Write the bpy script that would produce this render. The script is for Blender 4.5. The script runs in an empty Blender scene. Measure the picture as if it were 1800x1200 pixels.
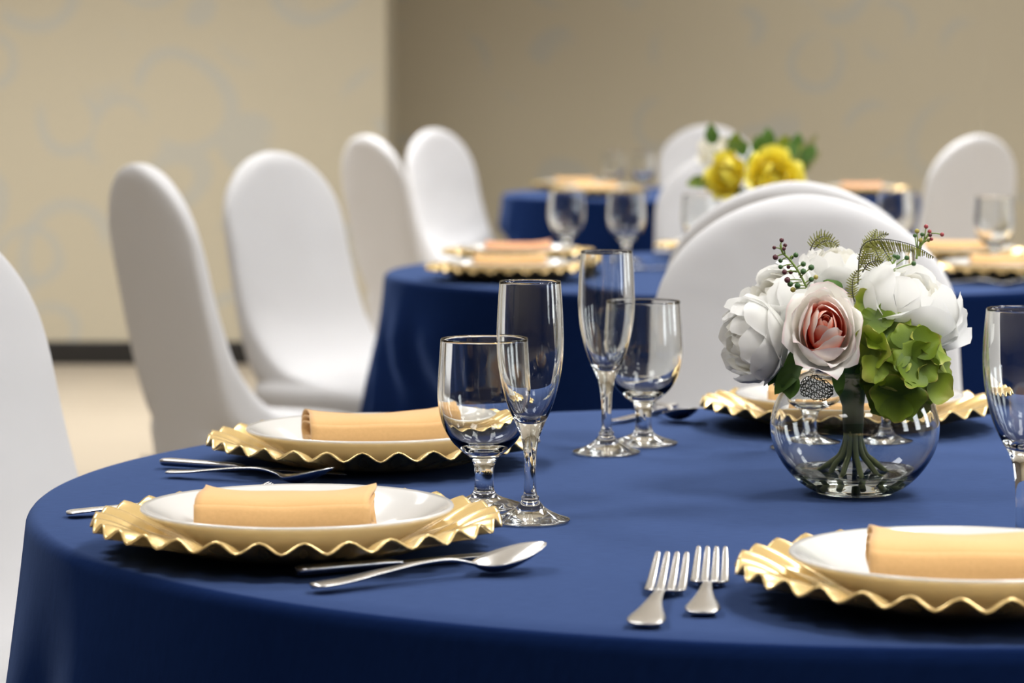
import bpy, bmesh, math, random
from mathutils import Vector, Matrix, Euler, Quaternion
PI = math.pi; sin = math.sin; cos = math.cos
sc = bpy.context.scene
COL = sc.collection

# ------------------------------------------------------------------ camera
F = 5150.0; YH = 160.0; CAMZ = 1.123; TZ = 0.75          # focal length in px of the 1800 px frame, horizon row
cd = bpy.data.cameras.new('camera'); cam = bpy.data.objects.new('camera', cd); COL.objects.link(cam)
cam.location = (0, 0, CAMZ); cam.rotation_euler = (PI/2, 0, 0)
cd.sensor_width = 36; cd.lens = 36*F/1800; cd.shift_y = -(600-YH)/1800
cd.clip_end = 100
cd.dof.use_dof = True; cd.dof.focus_distance = 2.58; cd.dof.aperture_fstop = 7.4
sc.camera = cam
# ------------------------------------------------------------------ world, exposure
sc.view_settings.view_transform = 'Standard'; sc.view_settings.look = 'None'
sc.view_settings.gamma = 1; sc.view_settings.use_curve_mapping = False
sc.view_settings.exposure = 0.08
w = bpy.data.worlds.new('world'); sc.world = w; w.use_nodes = True
w.node_tree.nodes['Background'].inputs[0].default_value = (0.5, 0.5, 0.5, 1)
w.node_tree.nodes['Background'].inputs[1].default_value = 0.05
sc.cycles.max_bounces = 14; sc.cycles.transmission_bounces = 12; sc.cycles.glossy_bounces = 6
sc.cycles.diffuse_bounces = 4; sc.cycles.use_denoising = True
# ------------------------------------------------------------------ ceiling lamps
def area(name, loc, size, energy, color, rot=(0, 0, 0), size_y=None):
    l = bpy.data.lights.new(name, 'AREA'); l.energy = energy; l.color = color
    l.shape = 'RECTANGLE' if size_y else 'SQUARE'; l.size = size
    if size_y: l.size_y = size_y
    o = bpy.data.objects.new(name, l); o.location = loc; o.rotation_euler = rot; COL.objects.link(o)
    l.spread = math.radians(130)
    return o
WARM = (0.99, 0.985, 0.98)
for ix, e in ((-1.3, 26), (1.3, 40), (3.9, 40)):
    for iy in (-1.0, 1.6, 4.2, 6.8, 9.4):
        area('ceiling_panel_lamp', (ix, iy, 3.17), 0.8, e, WARM)
for ix in (-4.6, -2.6, -1.0):
    area('ceiling_panel_lamp', (ix, 9.9, 3.17), 0.7, 42, WARM)
for iy in (0.2, 2.6, 5.0):         # tall windows of the right wall
    o = area('window_daylight', (6.1, iy, 1.75), 2.0, 34, (0.90, 0.95, 1.0), (0, math.radians(90), 0), 0.9); o.data.spread = math.radians(170)
for ix in (1.8, 4.4):
    area('ceiling_panel_lamp', (ix, 11.6, 3.17), 0.6, 34, WARM)

# ------------------------------------------------------------------ helpers
def P(px, py, d):                     # world point for a row/column at depth d
    return Vector(((px-900)/F*d, d, CAMZ-(py-YH)*d/F))
def G(px, py, z=0.0):                 # point on the table plane (+z)
    d = F*(CAMZ-TZ-z)/(py-YH)
    return Vector(((px-900)/F*d, d, TZ+z))
def new_mesh(name, verts, faces, mat=None, smooth=True, uvs=None):
    me = bpy.data.meshes.new(name); me.from_pydata([tuple(v) for v in verts], [], faces)
    if uvs:
        ul = me.uv_layers.new(name='UVMap')
        for lp in me.loops: ul.data[lp.index].uv = uvs[lp.vertex_index]
    if smooth: me.polygons.foreach_set('use_smooth', [True]*len(me.polygons))
    if mat: me.materials.append(mat)
    me.update(); return me
def obj(name, me, parent=None, loc=(0, 0, 0), rot=None):
    o = bpy.data.objects.new(name, me); COL.objects.link(o); o.location = loc
    if rot is not None:
        if isinstance(rot, Quaternion): o.rotation_mode = 'QUATERNION'; o.rotation_quaternion = rot
        else: o.rotation_euler = rot
    if parent: o.parent = parent
    return o
def tag(o, label=None, cat=None, group=None, kind=None):
    if label: o['label'] = label
    if cat: o['category'] = cat
    if group: o['group'] = group
    if kind: o['kind'] = kind
    return o
def copy_tree(o, parent=None):
    c = o.copy(); COL.objects.link(c); c.parent = parent
    for ch in list(o.children): copy_tree(ch, c)
    return c
def revolve(prof, n=64, closed=False):
    """prof: list of (r,z); r==0 collapses to a pole."""
    verts = []; rings = []
    for r, z in prof:
        if r < 1e-6: rings.append([len(verts)]); verts.append((0, 0, z))
        else:
            rings.append(list(range(len(verts), len(verts)+n)))
            verts += [(r*cos(2*PI*k/n), r*sin(2*PI*k/n), z) for k in range(n)]
    faces = []
    pairs = list(zip(rings, rings[1:]))
    if closed: pairs.append((rings[-1], rings[0]))
    for a, b in pairs:
        if len(a) == 1 and len(b) == 1: continue
        for k in range(n):
            j = (k+1) % n
            if len(a) == 1: faces.append((a[0], b[j], b[k]))
            elif len(b) == 1: faces.append((a[k], a[j], b[0]))
            else: faces.append((a[k], a[j], b[j], b[k]))
    return verts, faces
def smooth_prof(pts, sub=5):
    """Catmull-Rom through (r,z) points"""
    out = []
    for i in range(len(pts)-1):
        p0 = pts[max(i-1, 0)]; p1 = pts[i]; p2 = pts[i+1]; p3 = pts[min(i+2, len(pts)-1)]
        for k in range(sub):
            t = k/sub
            out.append(tuple(0.5*((2*p1[c])+(-p0[c]+p2[c])*t+(2*p0[c]-5*p1[c]+4*p2[c]-p3[c])*t*t+(-p0[c]+3*p1[c]-3*p2[c]+p3[c])*t**3) for c in range(len(p1))))
    out.append(tuple(pts[-1])); return out
def tube(points, radii, n=8, cap=True):
    pts = [Vector(p) for p in points]; verts = []; faces = []
    up = Vector((0.13, 0.31, 0.94))
    prev = None
    for i, p in enumerate(pts):
        t = (pts[min(i+1, len(pts)-1)]-pts[max(i-1, 0)]).normalized()
        if prev is None:
            a = t.cross(up)
            if a.length < 1e-3: a = t.cross(Vector((1, 0, 0)))
        else: a = prev-t*prev.dot(t)
        a.normalize(); prev = a; b = t.cross(a)
        r = radii[i] if hasattr(radii, '__len__') else radii
        for k in range(n):
            verts.append(p+a*(r*cos(2*PI*k/n))+b*(r*sin(2*PI*k/n)))
    for i in range(len(pts)-1):
        for k in range(n):
            j = (k+1) % n
            faces.append((i*n+k, i*n+j, (i+1)*n+j, (i+1)*n+k))
    if cap:
        faces.append(tuple(reversed(range(n)))); m = (len(pts)-1)*n; faces.append(tuple(range(m, m+n)))
    return verts, faces
def merge(parts):
    V = []; Fc = []
    for v, f in parts:
        o = len(V); V += list(v); Fc += [tuple(i+o for i in x) for x in f]
    return V, Fc
def sstep(a, b, x):
    t = min(1, max(0, (x-a)/(b-a))); return t*t*(3-2*t)
def fix_normals(me):
    bm = bmesh.new(); bm.from_mesh(me); bmesh.ops.recalc_face_normals(bm, faces=bm.faces); bm.to_mesh(me); bm.free(); return me

# ------------------------------------------------------------------ materials
def mat(name, color, rough=0.5, metallic=0.0, **kw):
    m = bpy.data.materials.new(name); m.use_nodes = True
    b = m.node_tree.nodes['Principled BSDF']
    b.inputs['Base Color'].default_value = (*color, 1); b.inputs['Roughness'].default_value = rough
    b.inputs['Metallic'].default_value = metallic
    for k, v in kw.items(): b.inputs[k.replace('_', ' ')].default_value = v
    return m
def nd(m, t, **kw):
    n = m.node_tree.nodes.new(t)
    for k, v in kw.items():
        if hasattr(n, k) and not k[0].isupper(): setattr(n, k, v)
        else: n.inputs[k].default_value = v
    return n
def ln(m, a, b): m.node_tree.links.new(a, b)
def bsdf(m): return m.node_tree.nodes['Principled BSDF']
def add_bump(m, height_socket, strength=0.2, dist=0.001):
    b = nd(m, 'ShaderNodeBump', Strength=strength, Distance=dist); ln(m, height_socket, b.inputs['Height'])
    ln(m, b.outputs[0], bsdf(m).inputs['Normal'])
def noise(m, scale, detail=3, vec=None, mapping=None):
    tc = nd(m, 'ShaderNodeTexCoord'); n = nd(m, 'ShaderNodeTexNoise', Scale=scale, Detail=detail)
    if mapping:
        mp = nd(m, 'ShaderNodeMapping'); mp.inputs['Scale'].default_value = mapping
        ln(m, tc.outputs['Object'], mp.inputs[0]); ln(m, mp.outputs[0], n.inputs['Vector'])
    else: ln(m, tc.outputs['Object'], n.inputs['Vector'])
    return n
def varied(m, c1, c2, scale, mapping=None, lo=0.3, hi=0.7, detail=3):
    n = noise(m, scale, detail, mapping=mapping); r = nd(m, 'ShaderNodeValToRGB')
    r.color_ramp.elements[0].position = lo; r.color_ramp.elements[1].position = hi
    r.color_ramp.elements[0].color = (*c1, 1); r.color_ramp.elements[1].color = (*c2, 1)
    ln(m, n.outputs['Fac'], r.inputs[0]); ln(m, r.outputs[0], bsdf(m).inputs['Base Color'])
    return n

# navy table linen
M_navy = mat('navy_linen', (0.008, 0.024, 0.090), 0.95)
bsdf(M_navy).inputs['Specular IOR Level'].default_value = 0.0
n0 = noise(M_navy, 60, 3, mapping=(1, 9, 1))
lw = nd(M_navy, 'ShaderNodeLayerWeight', Blend=0.5)          # satin sheen put into the colour: pale at grazing angles, dark face-on
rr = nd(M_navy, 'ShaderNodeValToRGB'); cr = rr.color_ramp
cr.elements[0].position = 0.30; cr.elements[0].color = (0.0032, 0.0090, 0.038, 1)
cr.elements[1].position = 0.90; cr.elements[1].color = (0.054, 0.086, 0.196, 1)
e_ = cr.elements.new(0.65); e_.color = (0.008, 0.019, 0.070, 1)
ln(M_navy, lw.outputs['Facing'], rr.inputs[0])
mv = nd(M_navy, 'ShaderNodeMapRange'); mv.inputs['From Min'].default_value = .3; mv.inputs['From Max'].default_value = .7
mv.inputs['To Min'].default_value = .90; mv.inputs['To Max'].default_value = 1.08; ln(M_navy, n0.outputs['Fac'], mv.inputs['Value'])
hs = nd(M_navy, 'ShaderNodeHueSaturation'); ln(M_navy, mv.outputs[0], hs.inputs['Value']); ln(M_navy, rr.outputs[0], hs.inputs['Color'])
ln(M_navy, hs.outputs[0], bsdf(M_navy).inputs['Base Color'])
n1 = noise(M_navy, 700, 2, mapping=(0.35, 1.6, 1)); add_bump(M_navy, n1.outputs['Fac'], 0.3, 0.0005)
# white stretch covers
M_white = mat('white_stretch_fabric', (0.60, 0.60, 0.615), 0.8, Sheen_Weight=0.1)
n2 = noise(M_white, 7, 2); add_bump(M_white, n2.outputs['Fac'], 0.25, 0.02)
# napkin
M_nap = mat('peach_napkin', (0.80, 0.47, 0.18), 0.85, Sheen_Weight=0.25)
varied(M_nap, (0.64, 0.375, 0.145), (0.69, 0.41, 0.165), 300, mapping=(1, 6, 1))
n3 = noise(M_nap, 900, 2); add_bump(M_nap, n3.outputs['Fac'], 0.2, 0.0004)
M_nap2 = mat('orange_napkin', (0.72, 0.34, 0.16), 0.85, Sheen_Weight=0.25)
# porcelain, gold, steel, glass, water
M_china = mat('white_porcelain', (0.64, 0.635, 0.62), 0.12, Coat_Weight=0.3)
M_gold = mat('gold_lacquer', (0.86, 0.60, 0.23), 0.25, 0.60)
varied(M_gold, (0.84, 0.60, 0.25), (0.90, 0.67, 0.30), 25)
bsdf(M_gold).inputs['Coat Weight'].default_value = 0.35; bsdf(M_gold).inputs['Coat Roughness'].default_value = 0.12
M_steel = mat('polished_steel', (0.87, 0.87, 0.87), 0.27, 1.0)
ns = noise(M_steel, 60, 2); add_bump(M_steel, ns.outputs['Fac'], 0.06, 0.001)
def glass(name, ior, color=(1, 1, 1), rough=0.0):
    m = bpy.data.materials.new(name); m.use_nodes = True; nt = m.node_tree; nt.nodes.clear()
    g = nt.nodes.new('ShaderNodeBsdfGlass'); o = nt.nodes.new('ShaderNodeOutputMaterial')
    g.inputs['Color'].default_value = (*color, 1); g.inputs['IOR'].default_value = ior; g.inputs['Roughness'].default_value = rough
    nt.links.new(g.outputs[0], o.inputs[0]); return m
M_glass = glass('clear_glass', 1.5, (0.985, 0.99, 0.985))
M_water = glass('clear_water', 1.333, (0.99, 1.0, 0.985))
M_chrome = mat('chair_leg_metal', (0.55, 0.5, 0.42), 0.3, 1.0)
# floor and walls
M_floor = mat('beige_floor', (0.42, 0.33, 0.22), 0.32)
varied(M_floor, (0.36, 0.305, 0.235), (0.41, 0.35, 0.27), 1.3)
M_wood = mat('dark_side_wall_paint', (0.16, 0.135, 0.11), 0.7)
varied(M_wood, (0.15, 0.125, 0.10), (0.18, 0.15, 0.12), 3)
M_base = mat('black_vinyl_base', (0.012, 0.011, 0.010), 0.45)
M_ceil = mat('ceiling_white', (0.74, 0.71, 0.65), 0.9)
varied(M_ceil, (0.82, 0.81, 0.78), (0.85, 0.84, 0.81), 8)
M_wall = mat('tan_scroll_wallpaper', (0.52, 0.44, 0.31), 0.75)
def wallpaper(m):
    tc = nd(m, 'ShaderNodeTexCoord')
    col = None
    base = nd(m, 'ShaderNodeRGB'); base.outputs[0].default_value = (0.485, 0.435, 0.325, 1)
    cur = base.outputs[0]
    for seed, sc_, r0, wd in ((0.0, 2.0, 0.38, 0.045), (5.3, 2.7, 0.34, 0.05)):
        mp = nd(m, 'ShaderNodeMapping'); mp.inputs['Location'].default_value = (seed, seed*1.7, seed*0.6)
        ln(m, tc.outputs['Object'], mp.inputs[0])
        wn = nd(m, 'ShaderNodeTexNoise', Scale=1.6, Detail=1.0); ln(m, mp.outputs[0], wn.inputs['Vector'])
        ad = nd(m, 'ShaderNodeMixRGB'); ad.blend_type = 'ADD'; ad.inputs[0].default_value = 0.22
        ln(m, mp.outputs[0], ad.inputs[1]); ln(m, wn.outputs['Color'], ad.inputs[2])
        vo = nd(m, 'ShaderNodeTexVoronoi', Scale=sc_); vo.inputs['Randomness'].default_value = 0.75
        ln(m, ad.outputs[0], vo.inputs['Vector'])
        s = nd(m, 'ShaderNodeMath', operation='SUBTRACT'); s.inputs[1].default_value = r0; ln(m, vo.outputs['Distance'], s.inputs[0])
        a = nd(m, 'ShaderNodeMath', operation='ABSOLUTE'); ln(m, s.outputs[0], a.inputs[0])
        r = nd(m, 'ShaderNodeMapRange'); r.inputs['From Min'].default_value = wd; r.inputs['From Max'].default_value = wd+0.012
        r.inputs['To Min'].default_value = 1; r.inputs['To Max'].default_value = 0; ln(m, a.outputs[0], r.inputs['Value'])
        mk = nd(m, 'ShaderNodeTexNoise', Scale=2.3, Detail=0.0); ln(m, mp.outputs[0], mk.inputs['Vector'])
        r2 = nd(m, 'ShaderNodeMapRange'); r2.inputs['From Min'].default_value = 0.47; r2.inputs['From Max'].default_value = 0.56
        ln(m, mk.outputs['Fac'], r2.inputs['Value'])
        mu = nd(m, 'ShaderNodeMath', operation='MULTIPLY'); ln(m, r.outputs[0], mu.inputs[0]); ln(m, r2.outputs[0], mu.inputs[1])
        mu2 = nd(m, 'ShaderNodeMath', operation='MULTIPLY'); mu2.inputs[1].default_value = 0.6; ln(m, mu.outputs[0], mu2.inputs[0])
        mx = nd(m, 'ShaderNodeMixRGB'); ln(m, mu2.outputs[0], mx.inputs[0]); ln(m, cur, mx.inputs[1])
        mx.inputs[2].default_value = (0.415, 0.415, 0.38, 1); cur = mx.outputs[0]
    ln(m, cur, bsdf(m).inputs['Base Color'])
wallpaper(M_wall)
# plants
def petal_mat(name, stops, transl=0.4, rough=0.55, bump=0.25):
    """colour runs from the petal's base (0) to its edge (1) along its own UV"""
    m = mat(name, stops[0][1], rough); nt = m.node_tree
    uv = nd(m, 'ShaderNodeUVMap'); sp = nd(m, 'ShaderNodeSeparateXYZ'); ln(m, uv.outputs[0], sp.inputs[0])
    r = nd(m, 'ShaderNodeValToRGB'); cr = r.color_ramp
    cr.elements[0].position = stops[0][0]; cr.elements[0].color = (*stops[0][1], 1)
    cr.elements[1].position = stops[-1][0]; cr.elements[1].color = (*stops[-1][1], 1)
    for p_, c_ in stops[1:-1]:
        e = cr.elements.new(p_); e.color = (*c_, 1)
    ln(m, sp.outputs['Y'], r.inputs[0]); ln(m, r.outputs[0], bsdf(m).inputs['Base Color'])
    wv = nd(m, 'ShaderNodeTexWave', Scale=9.0, Distortion=6.0); wv.inputs['Detail'].default_value = 3; ln(m, uv.outputs[0], wv.inputs['Vector'])
    add_bump(m, wv.outputs['Fac'], bump*.35, 0.0002)
    tr = nd(m, 'ShaderNodeBsdfTranslucent'); ln(m, r.outputs[0], tr.inputs[0])
    mx = nd(m, 'ShaderNodeMixShader'); mx.inputs[0].default_value = transl
    ln(m, bsdf(m).outputs[0], mx.inputs[1]); ln(m, tr.outputs[0], mx.inputs[2])
    ln(m, mx.outputs[0], nt.nodes['Material Output'].inputs[0]); return m
M_pw = petal_mat('white_petal', [(0, (0.80, 0.82, 0.64)), (0.35, (0.94, 0.94, 0.90)), (1, (0.97, 0.97, 0.96))])
M_pcream = petal_mat('cream_petal', [(0, (0.80, 0.78, 0.50)), (0.5, (0.90, 0.86, 0.72)), (1, (0.90, 0.89, 0.84))])
M_rose_in = petal_mat('coral_petal', [(0, (0.78, 0.03, 0.02)), (0.62, (0.84, 0.10, 0.06)), (0.85, (0.92, 0.36, 0.25)), (1, (0.94, 0.68, 0.58))], 0.2)
M_rose_mid = petal_mat('coral_white_petal', [(0, (0.80, 0.05, 0.03)), (0.62, (0.86, 0.17, 0.10)), (0.84, (0.93, 0.66, 0.55)), (1, (0.95, 0.92, 0.87))], 0.25)
M_rose_out = petal_mat('blush_petal', [(0, (0.78, 0.80, 0.58)), (0.4, (0.97, 0.95, 0.87)), (0.92, (0.97, 0.94, 0.90)), (1, (0.94, 0.76, 0.76))], 0.3)
M_yellow = petal_mat('yellow_petal', [(0, (0.85, 0.62, 0.01)), (0.6, (0.96, 0.80, 0.02)), (1, (0.96, 0.88, 0.16))], 0.25)
M_hyd = petal_mat('green_petal', [(0, (0.07, 0.13, 0.005)), (0.6, (0.14, 0.22, 0.008)), (0.92, (0.22, 0.31, 0.02)), (1, (0.36, 0.30, 0.06))], 0.2, bump=0.4)
M_hyd2 = petal_mat('lime_petal', [(0, (0.12, 0.20, 0.008)), (0.6, (0.26, 0.35, 0.02)), (1, (0.44, 0.45, 0.09))], 0.2, bump=0.4)
M_leaf = petal_mat('dark_leaf', [(0, (0.05, 0.13, 0.015)), (1, (0.09, 0.20, 0.02))], 0.15)
M_fern = mat('fern_green', (0.24, 0.25, 0.045), 0.6)
M_lace = mat('skeleton_leaf_black', (0.012, 0.018, 0.008), 0.6)
M_rachis = mat('dark_rachis', (0.045, 0.045, 0.015), 0.5)
M_stem = mat('stem_green', (0.07, 0.10, 0.025), 0.5); varied(M_stem, (0.11, 0.14, 0.04), (0.20, 0.23, 0.08), 40)
M_tape = mat('green_florist_tape', (0.012, 0.035, 0.012), 0.6); varied(M_tape, (0.012, 0.030, 0.008), (0.022, 0.075, 0.022), 60)
M_bstem = mat('sprig_stem', (0.20, 0.30, 0.06), 0.5)
M_bgreen = mat('green_berry', (0.045, 0.12, 0.03), 0.35)
M_bplum = mat('plum_berry', (0.10, 0.025, 0.035), 0.35)
M_bred = mat('red_berry', (0.38, 0.06, 0.07), 0.4)
M_byel = mat('yellow_green_berry', (0.42, 0.36, 0.08), 0.4)

# ------------------------------------------------------------------ the room
XL, XR, YB, YF, YR, ZC = -6.2, 6.2, -4.2, 12.05, 13.3, 3.2; XC = -0.52
def quad_wall(name, a, b, z0, z1, thick, normal, m):
    """slab between ground points a and b; its front face passes through them, depth goes along -normal"""
    n = Vector((*normal, 0))*(-thick)
    pts = []
    for z in (z0, z1):
        for p in (Vector((*a, z)), Vector((*b, z)), Vector((*b, z))+n, Vector((*a, z))+n): pts.append(p)
    f = [(0, 1, 5, 4), (1, 2, 6, 5), (2, 3, 7, 6), (3, 0, 4, 7), (4, 5, 6, 7), (3, 2, 1, 0)]
    o = obj(name, fix_normals(new_mesh(name, pts, f, m, False))); tag(o, kind='structure'); return o
o = obj('floor', new_mesh('floor', [(XL-.2, YB-.2, 0), (XR+.2, YB-.2, 0), (XR+.2, YR+.2, 0), (XL-.2, YR+.2, 0),
        (XL-.2, YB-.2, -.1), (XR+.2, YB-.2, -.1), (XR+.2, YR+.2, -.1), (XL-.2, YR+.2, -.1)],
        [(0, 1, 2, 3), (7, 6, 5, 4), (0, 4, 5, 1), (1, 5, 6, 2), (2, 6, 7, 3), (3, 7, 4, 0)], M_floor, False)); tag(o, kind='structure')
o = obj('ceiling', new_mesh('ceiling', [(XL-.2, YB-.2, ZC), (XR+.2, YB-.2, ZC), (XR+.2, YR+.2, ZC), (XL-.2, YR+.2, ZC),
        (XL-.2, YB-.2, ZC+.1), (XR+.2, YB-.2, ZC+.1), (XR+.2, YR+.2, ZC+.1), (XL-.2, YR+.2, ZC+.1)],
        [(3, 2, 1, 0), (4, 5, 6, 7), (1, 5, 4, 0), (2, 6, 5, 1), (3, 7, 6, 2), (0, 4, 7, 3)], M_ceil, False)); tag(o, kind='structure')
quad_wall('wall_front', (XL, YF), (XC, YF), 0, ZC, YR-YF, (0, -1), M_wall)       # the pier on the left, its end face is the return
quad_wall('wall_recess', (XC, YR), (XR, YR), 0, ZC, .15, (0, -1), M_wall)
quad_wall('wall_left', (XL, YB), (XL, YR), 0, ZC, .15, (1, 0), M_wood)
quad_wall('wall_right', (XR, YB), (XR, YR), 0, ZC, .15, (-1, 0), M_wood)
quad_wall('wall_back', (XL, YB), (XR, YB), 0, ZC, .15, (0, 1), M_wood)
def baseboard(name, a, b, normal):
    n = Vector((*normal, 0)); z1 = .095; t = .009
    A = Vector((*a, 0)); B = Vector((*b, 0)); prof = [(0, 0), (t, 0), (t, z1-.006), (t*.5, z1), (0, z1)]
    v = [A+n*x+Vector((0, 0, z)) for x, z in prof]+[B+n*x+Vector((0, 0, z)) for x, z in prof]
    k = len(prof); f = [(i, (i+1) % k, k+(i+1) % k, k+i) for i in range(k)]+[tuple(range(k)), tuple(range(2*k-1, k-1, -1))]
    o = obj(name, fix_normals(new_mesh(name, v, f, M_base, False))); tag(o, kind='structure')
baseboard('baseboard_front', (XL, YF), (XC, YF), (0, -1))
baseboard('baseboard_recess', (XC, YR), (XR, YR), (0, -1))
baseboard('baseboard_return', (XC, YF), (XC, YR), (1, 0))

# ------------------------------------------------------------------ tablecloths
T1 = Vector((0.317, 2.71, 0)); T2 = Vector((0.493, 6.05, 0)); T3 = Vector((0.72, 10.65, 0))
CH = [  # x, y of the back's top, direction it faces (deg from +x), label
 (-0.655, 3.30, -26, 'nearest white covered chair, cut off by the left edge of the picture'),
 (0.390, 3.90, -92, 'large white covered chair right behind the bouquet of white flowers'),
 (-0.693, 5.62, 30, 'white covered chair seen from behind in shade, standing before the left wall'),
 (-0.530, 6.72, -36, 'white covered chair turned to show its seat, left of the middle table'),
 (0.437, 4.52, 88, 'white covered chair whose rounded top shows just above the one behind the bouquet'),
 (0.55, 7.15, -92, 'white covered chair on the far side of the middle table, behind yellow flowers'),
 (1.355, 6.80, -150, 'white covered chair just cut off by the right edge, past the middle table'),
 (-0.44, 9.25, 32, 'narrow shaded covered chair before the wall corner, left of the farthest table'),
 (-0.27, 10.85, -36, 'pale covered chair against the recessed wall, left of the farthest navy table'),
 (1.465, 9.3, 128, 'blurred white covered chair at the right of the farthest table'),
 (0.80, 12.0, -90, 'faint white covered chair behind the farthest table, mostly hidden by yellow flowers')]
def cloth_mesh(seed, T, R=0.757, nfold=21, amp=0.034):
    rnd = random.Random(seed); N = 288
    ph = [rnd.uniform(0, 2*PI) for _ in range(6)]; am = [rnd.uniform(.4, 1) for _ in range(6)]
    def fold(th):
        a = th+0.10*sin(2*th+ph[4])+0.06*sin(5*th+ph[5])
        s = sin(nfold*a+ph[0])
        return (s*am[0]+.45*sin((nfold-6)*a+ph[1])*am[1]+.3*sin((nfold+7)*a+ph[2])*am[2])
    prof = [(0, TZ), (R*.4, TZ), (R*.75, TZ), (R*.93, TZ)]
    er = .012
    for k in range(7):
        a = k/6*PI/2; prof.append((R-er+er*sin(a), TZ-er+er*cos(a)))
    zs = [.725, .70, .67, .63, .58, .52, .45, .37, .29, .21, .13, .06, .004]
    for z in zs: prof.append((R+.105*(TZ-z-.012), z))
    verts = [(0, 0, TZ)]; faces = []
    for i, (r, z) in enumerate(prof[1:]):
        dz = TZ-z
        for k in range(N):
            th = 2*PI*k/N
            f = amp*(.75*sstep(0.01, .35, dz)+.25*sstep(.2, .7, dz))*fold(th)
            rr = r+f+(0.004*sstep(.02, .2, dz))
            q = Vector((rr*cos(th), rr*sin(th), z))
            wz = sstep(.64, .49, z)
            if wz > 0:                # the seats of the chairs pushed in press the skirt inwards
                for cx, cy, ang, _ in CH:
                    a = math.radians(ang); fx, fy = cos(a), sin(a)
                    lx, ly = q.x+T.x-cx, q.y+T.y-cy
                    al = lx*fx+ly*fy; ac = abs(-lx*fy+ly*fx)
                    lim = .27+.245+.008
                    if ac < .36 and .1 < al < lim and Vector((lx, ly)).length < 1:
                        pu = (lim-al)*sstep(.36, .235, ac)*wz; q.x += fx*pu; q.y += fy*pu
            verts.append(q)
    for k in range(N): faces.append((0, 1+k, 1+(k+1) % N))
    for i in range(len(prof)-2):
        a = 1+i*N; b = a+N
        for k in range(N):
            j = (k+1) % N; faces.append((a+k, b+k, b+j, a+j))
    return new_mesh('tablecloth', verts, faces, M_navy)
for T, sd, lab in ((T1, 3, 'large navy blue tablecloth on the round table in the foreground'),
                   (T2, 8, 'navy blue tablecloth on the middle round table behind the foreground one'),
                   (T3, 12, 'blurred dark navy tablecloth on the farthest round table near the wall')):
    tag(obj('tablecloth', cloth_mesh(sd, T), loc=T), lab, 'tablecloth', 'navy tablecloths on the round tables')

# ------------------------------------------------------------------ covered chairs
def chair_mesh():
    """stretch cover as one skin: skirt, seat, curved crease, raked domed back. +y is the front of the chair."""
    secs = []   # z, half width, y back, y front, exponent
    H = .985; zs = []
    def yback(z): return -.205-.115*min(1, max(0, (z-.40)/.58))**1.15-.02*sstep(.35, 0, z)
    def ythick(z):            # y of the front face of the back above the seat
        return yback(z)+.052+.03*sstep(.75, .5, z)
    rows = []
    for z in (0.0, .06, .14, .24, .34, .41): rows.append((z, .218-.012*sstep(0, .3, z)*sstep(.5, .3, z), yback(z), .235-.02*sstep(0, .3, z)*sstep(.45, .3, z), 5))
    rows += [(.445, .222, yback(.445), .238, 5), (.462, .220, yback(.462), .228, 5), (.472, .214, yback(.472), .200, 4.5),
             (.478, .208, yback(.478), .13, 4), (.486, .205, yback(.486), .04, 4), (.500, .204, yback(.5), -.045, 4), (.525, .204, yback(.525), -.10, 4), (.56, .206, yback(.56), -.135, 4)]
    for z in (.60, .66, .72, .77, .81): rows.append((z, .208-.006*sstep(.60, .81, z), yback(z), ythick(z), 3.6))
    for k in range(1, 14):
        a = k/14*PI/2
        z = .82+(H-.82)*sin(a); wd = .202*(cos(a)**1.12)
        th = ythick(z)-yback(z); c = yback(z)+th/2; th *= (1-.55*sstep(.6, 1.0, k/14))
        rows.append((z, wd, c-th/2, c+th/2, 3.0))
    N = 48; verts = []; faces = []
    for z, hw, y0, y1, e in rows:
        cy = (y0+y1)/2; hy = (y1-y0)/2
        for k in range(N):
            t = 2*PI*k/N; c, s = cos(t), sin(t)
            x = hw*math.copysign(abs(c)**(2/e), c); y = cy+hy*math.copysign(abs(s)**(2/e), s)
            zz = z
            if z < .3:   # arched hems between the feet
                m = (1-abs(sin(2*t)))**0.7*.17
                zz = z+m*(1-z/.3)
                pull = 1-.05*(1-abs(sin(2*t)))*(1-z/.3); x *= pull; y = cy+(y-cy)*pull
            verts.append((x, y, zz))
    for i in range(len(rows)-1):
        for k in range(N):
            j = (k+1) % N; faces.append((i*N+k, i*N+j, (i+1)*N+j, (i+1)*N+k))
    top = len(verts); z, hw, y0, y1, e = rows[-1]; verts.append((0, (y0+y1)/2, H))
    b = (len(rows)-1)*N
    for k in range(N): faces.append((b+k, b+(k+1) % N, top))
    return new_mesh('chair_cover', verts, faces, M_white)
def make_chair():
    r = bpy.data.objects.new('banquet_chair', None); COL.objects.link(r)
    c = obj('chair_cover', chair_mesh(), r)
    s = c.modifiers.new('sub', 'SUBSURF'); s.levels = 1; s.render_levels = 1
    v, f = tube([(0, 0, 0), (0, 0, .012), (0, 0, .014), (0, 0, .40)], [.016, .016, .011, .011], 12)
    lm = new_mesh('leg', v, f, M_chrome)
    for sx in (-1, 1):
        for y in (-.20, .20): obj('leg', lm, r, (sx*.185, y, 0))
    return r
proto = make_chair()
for i, (x, y, ang, lab) in enumerate(CH):
    o = proto if i == 0 else copy_tree(proto)
    a = math.radians(ang); o.location = (x+.27*cos(a), y+.27*sin(a), 0)
    o.rotation_euler = (0, 0, a-PI/2)
    tag(o, lab, 'chair', 'white covered banquet chairs around the tables')

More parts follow.
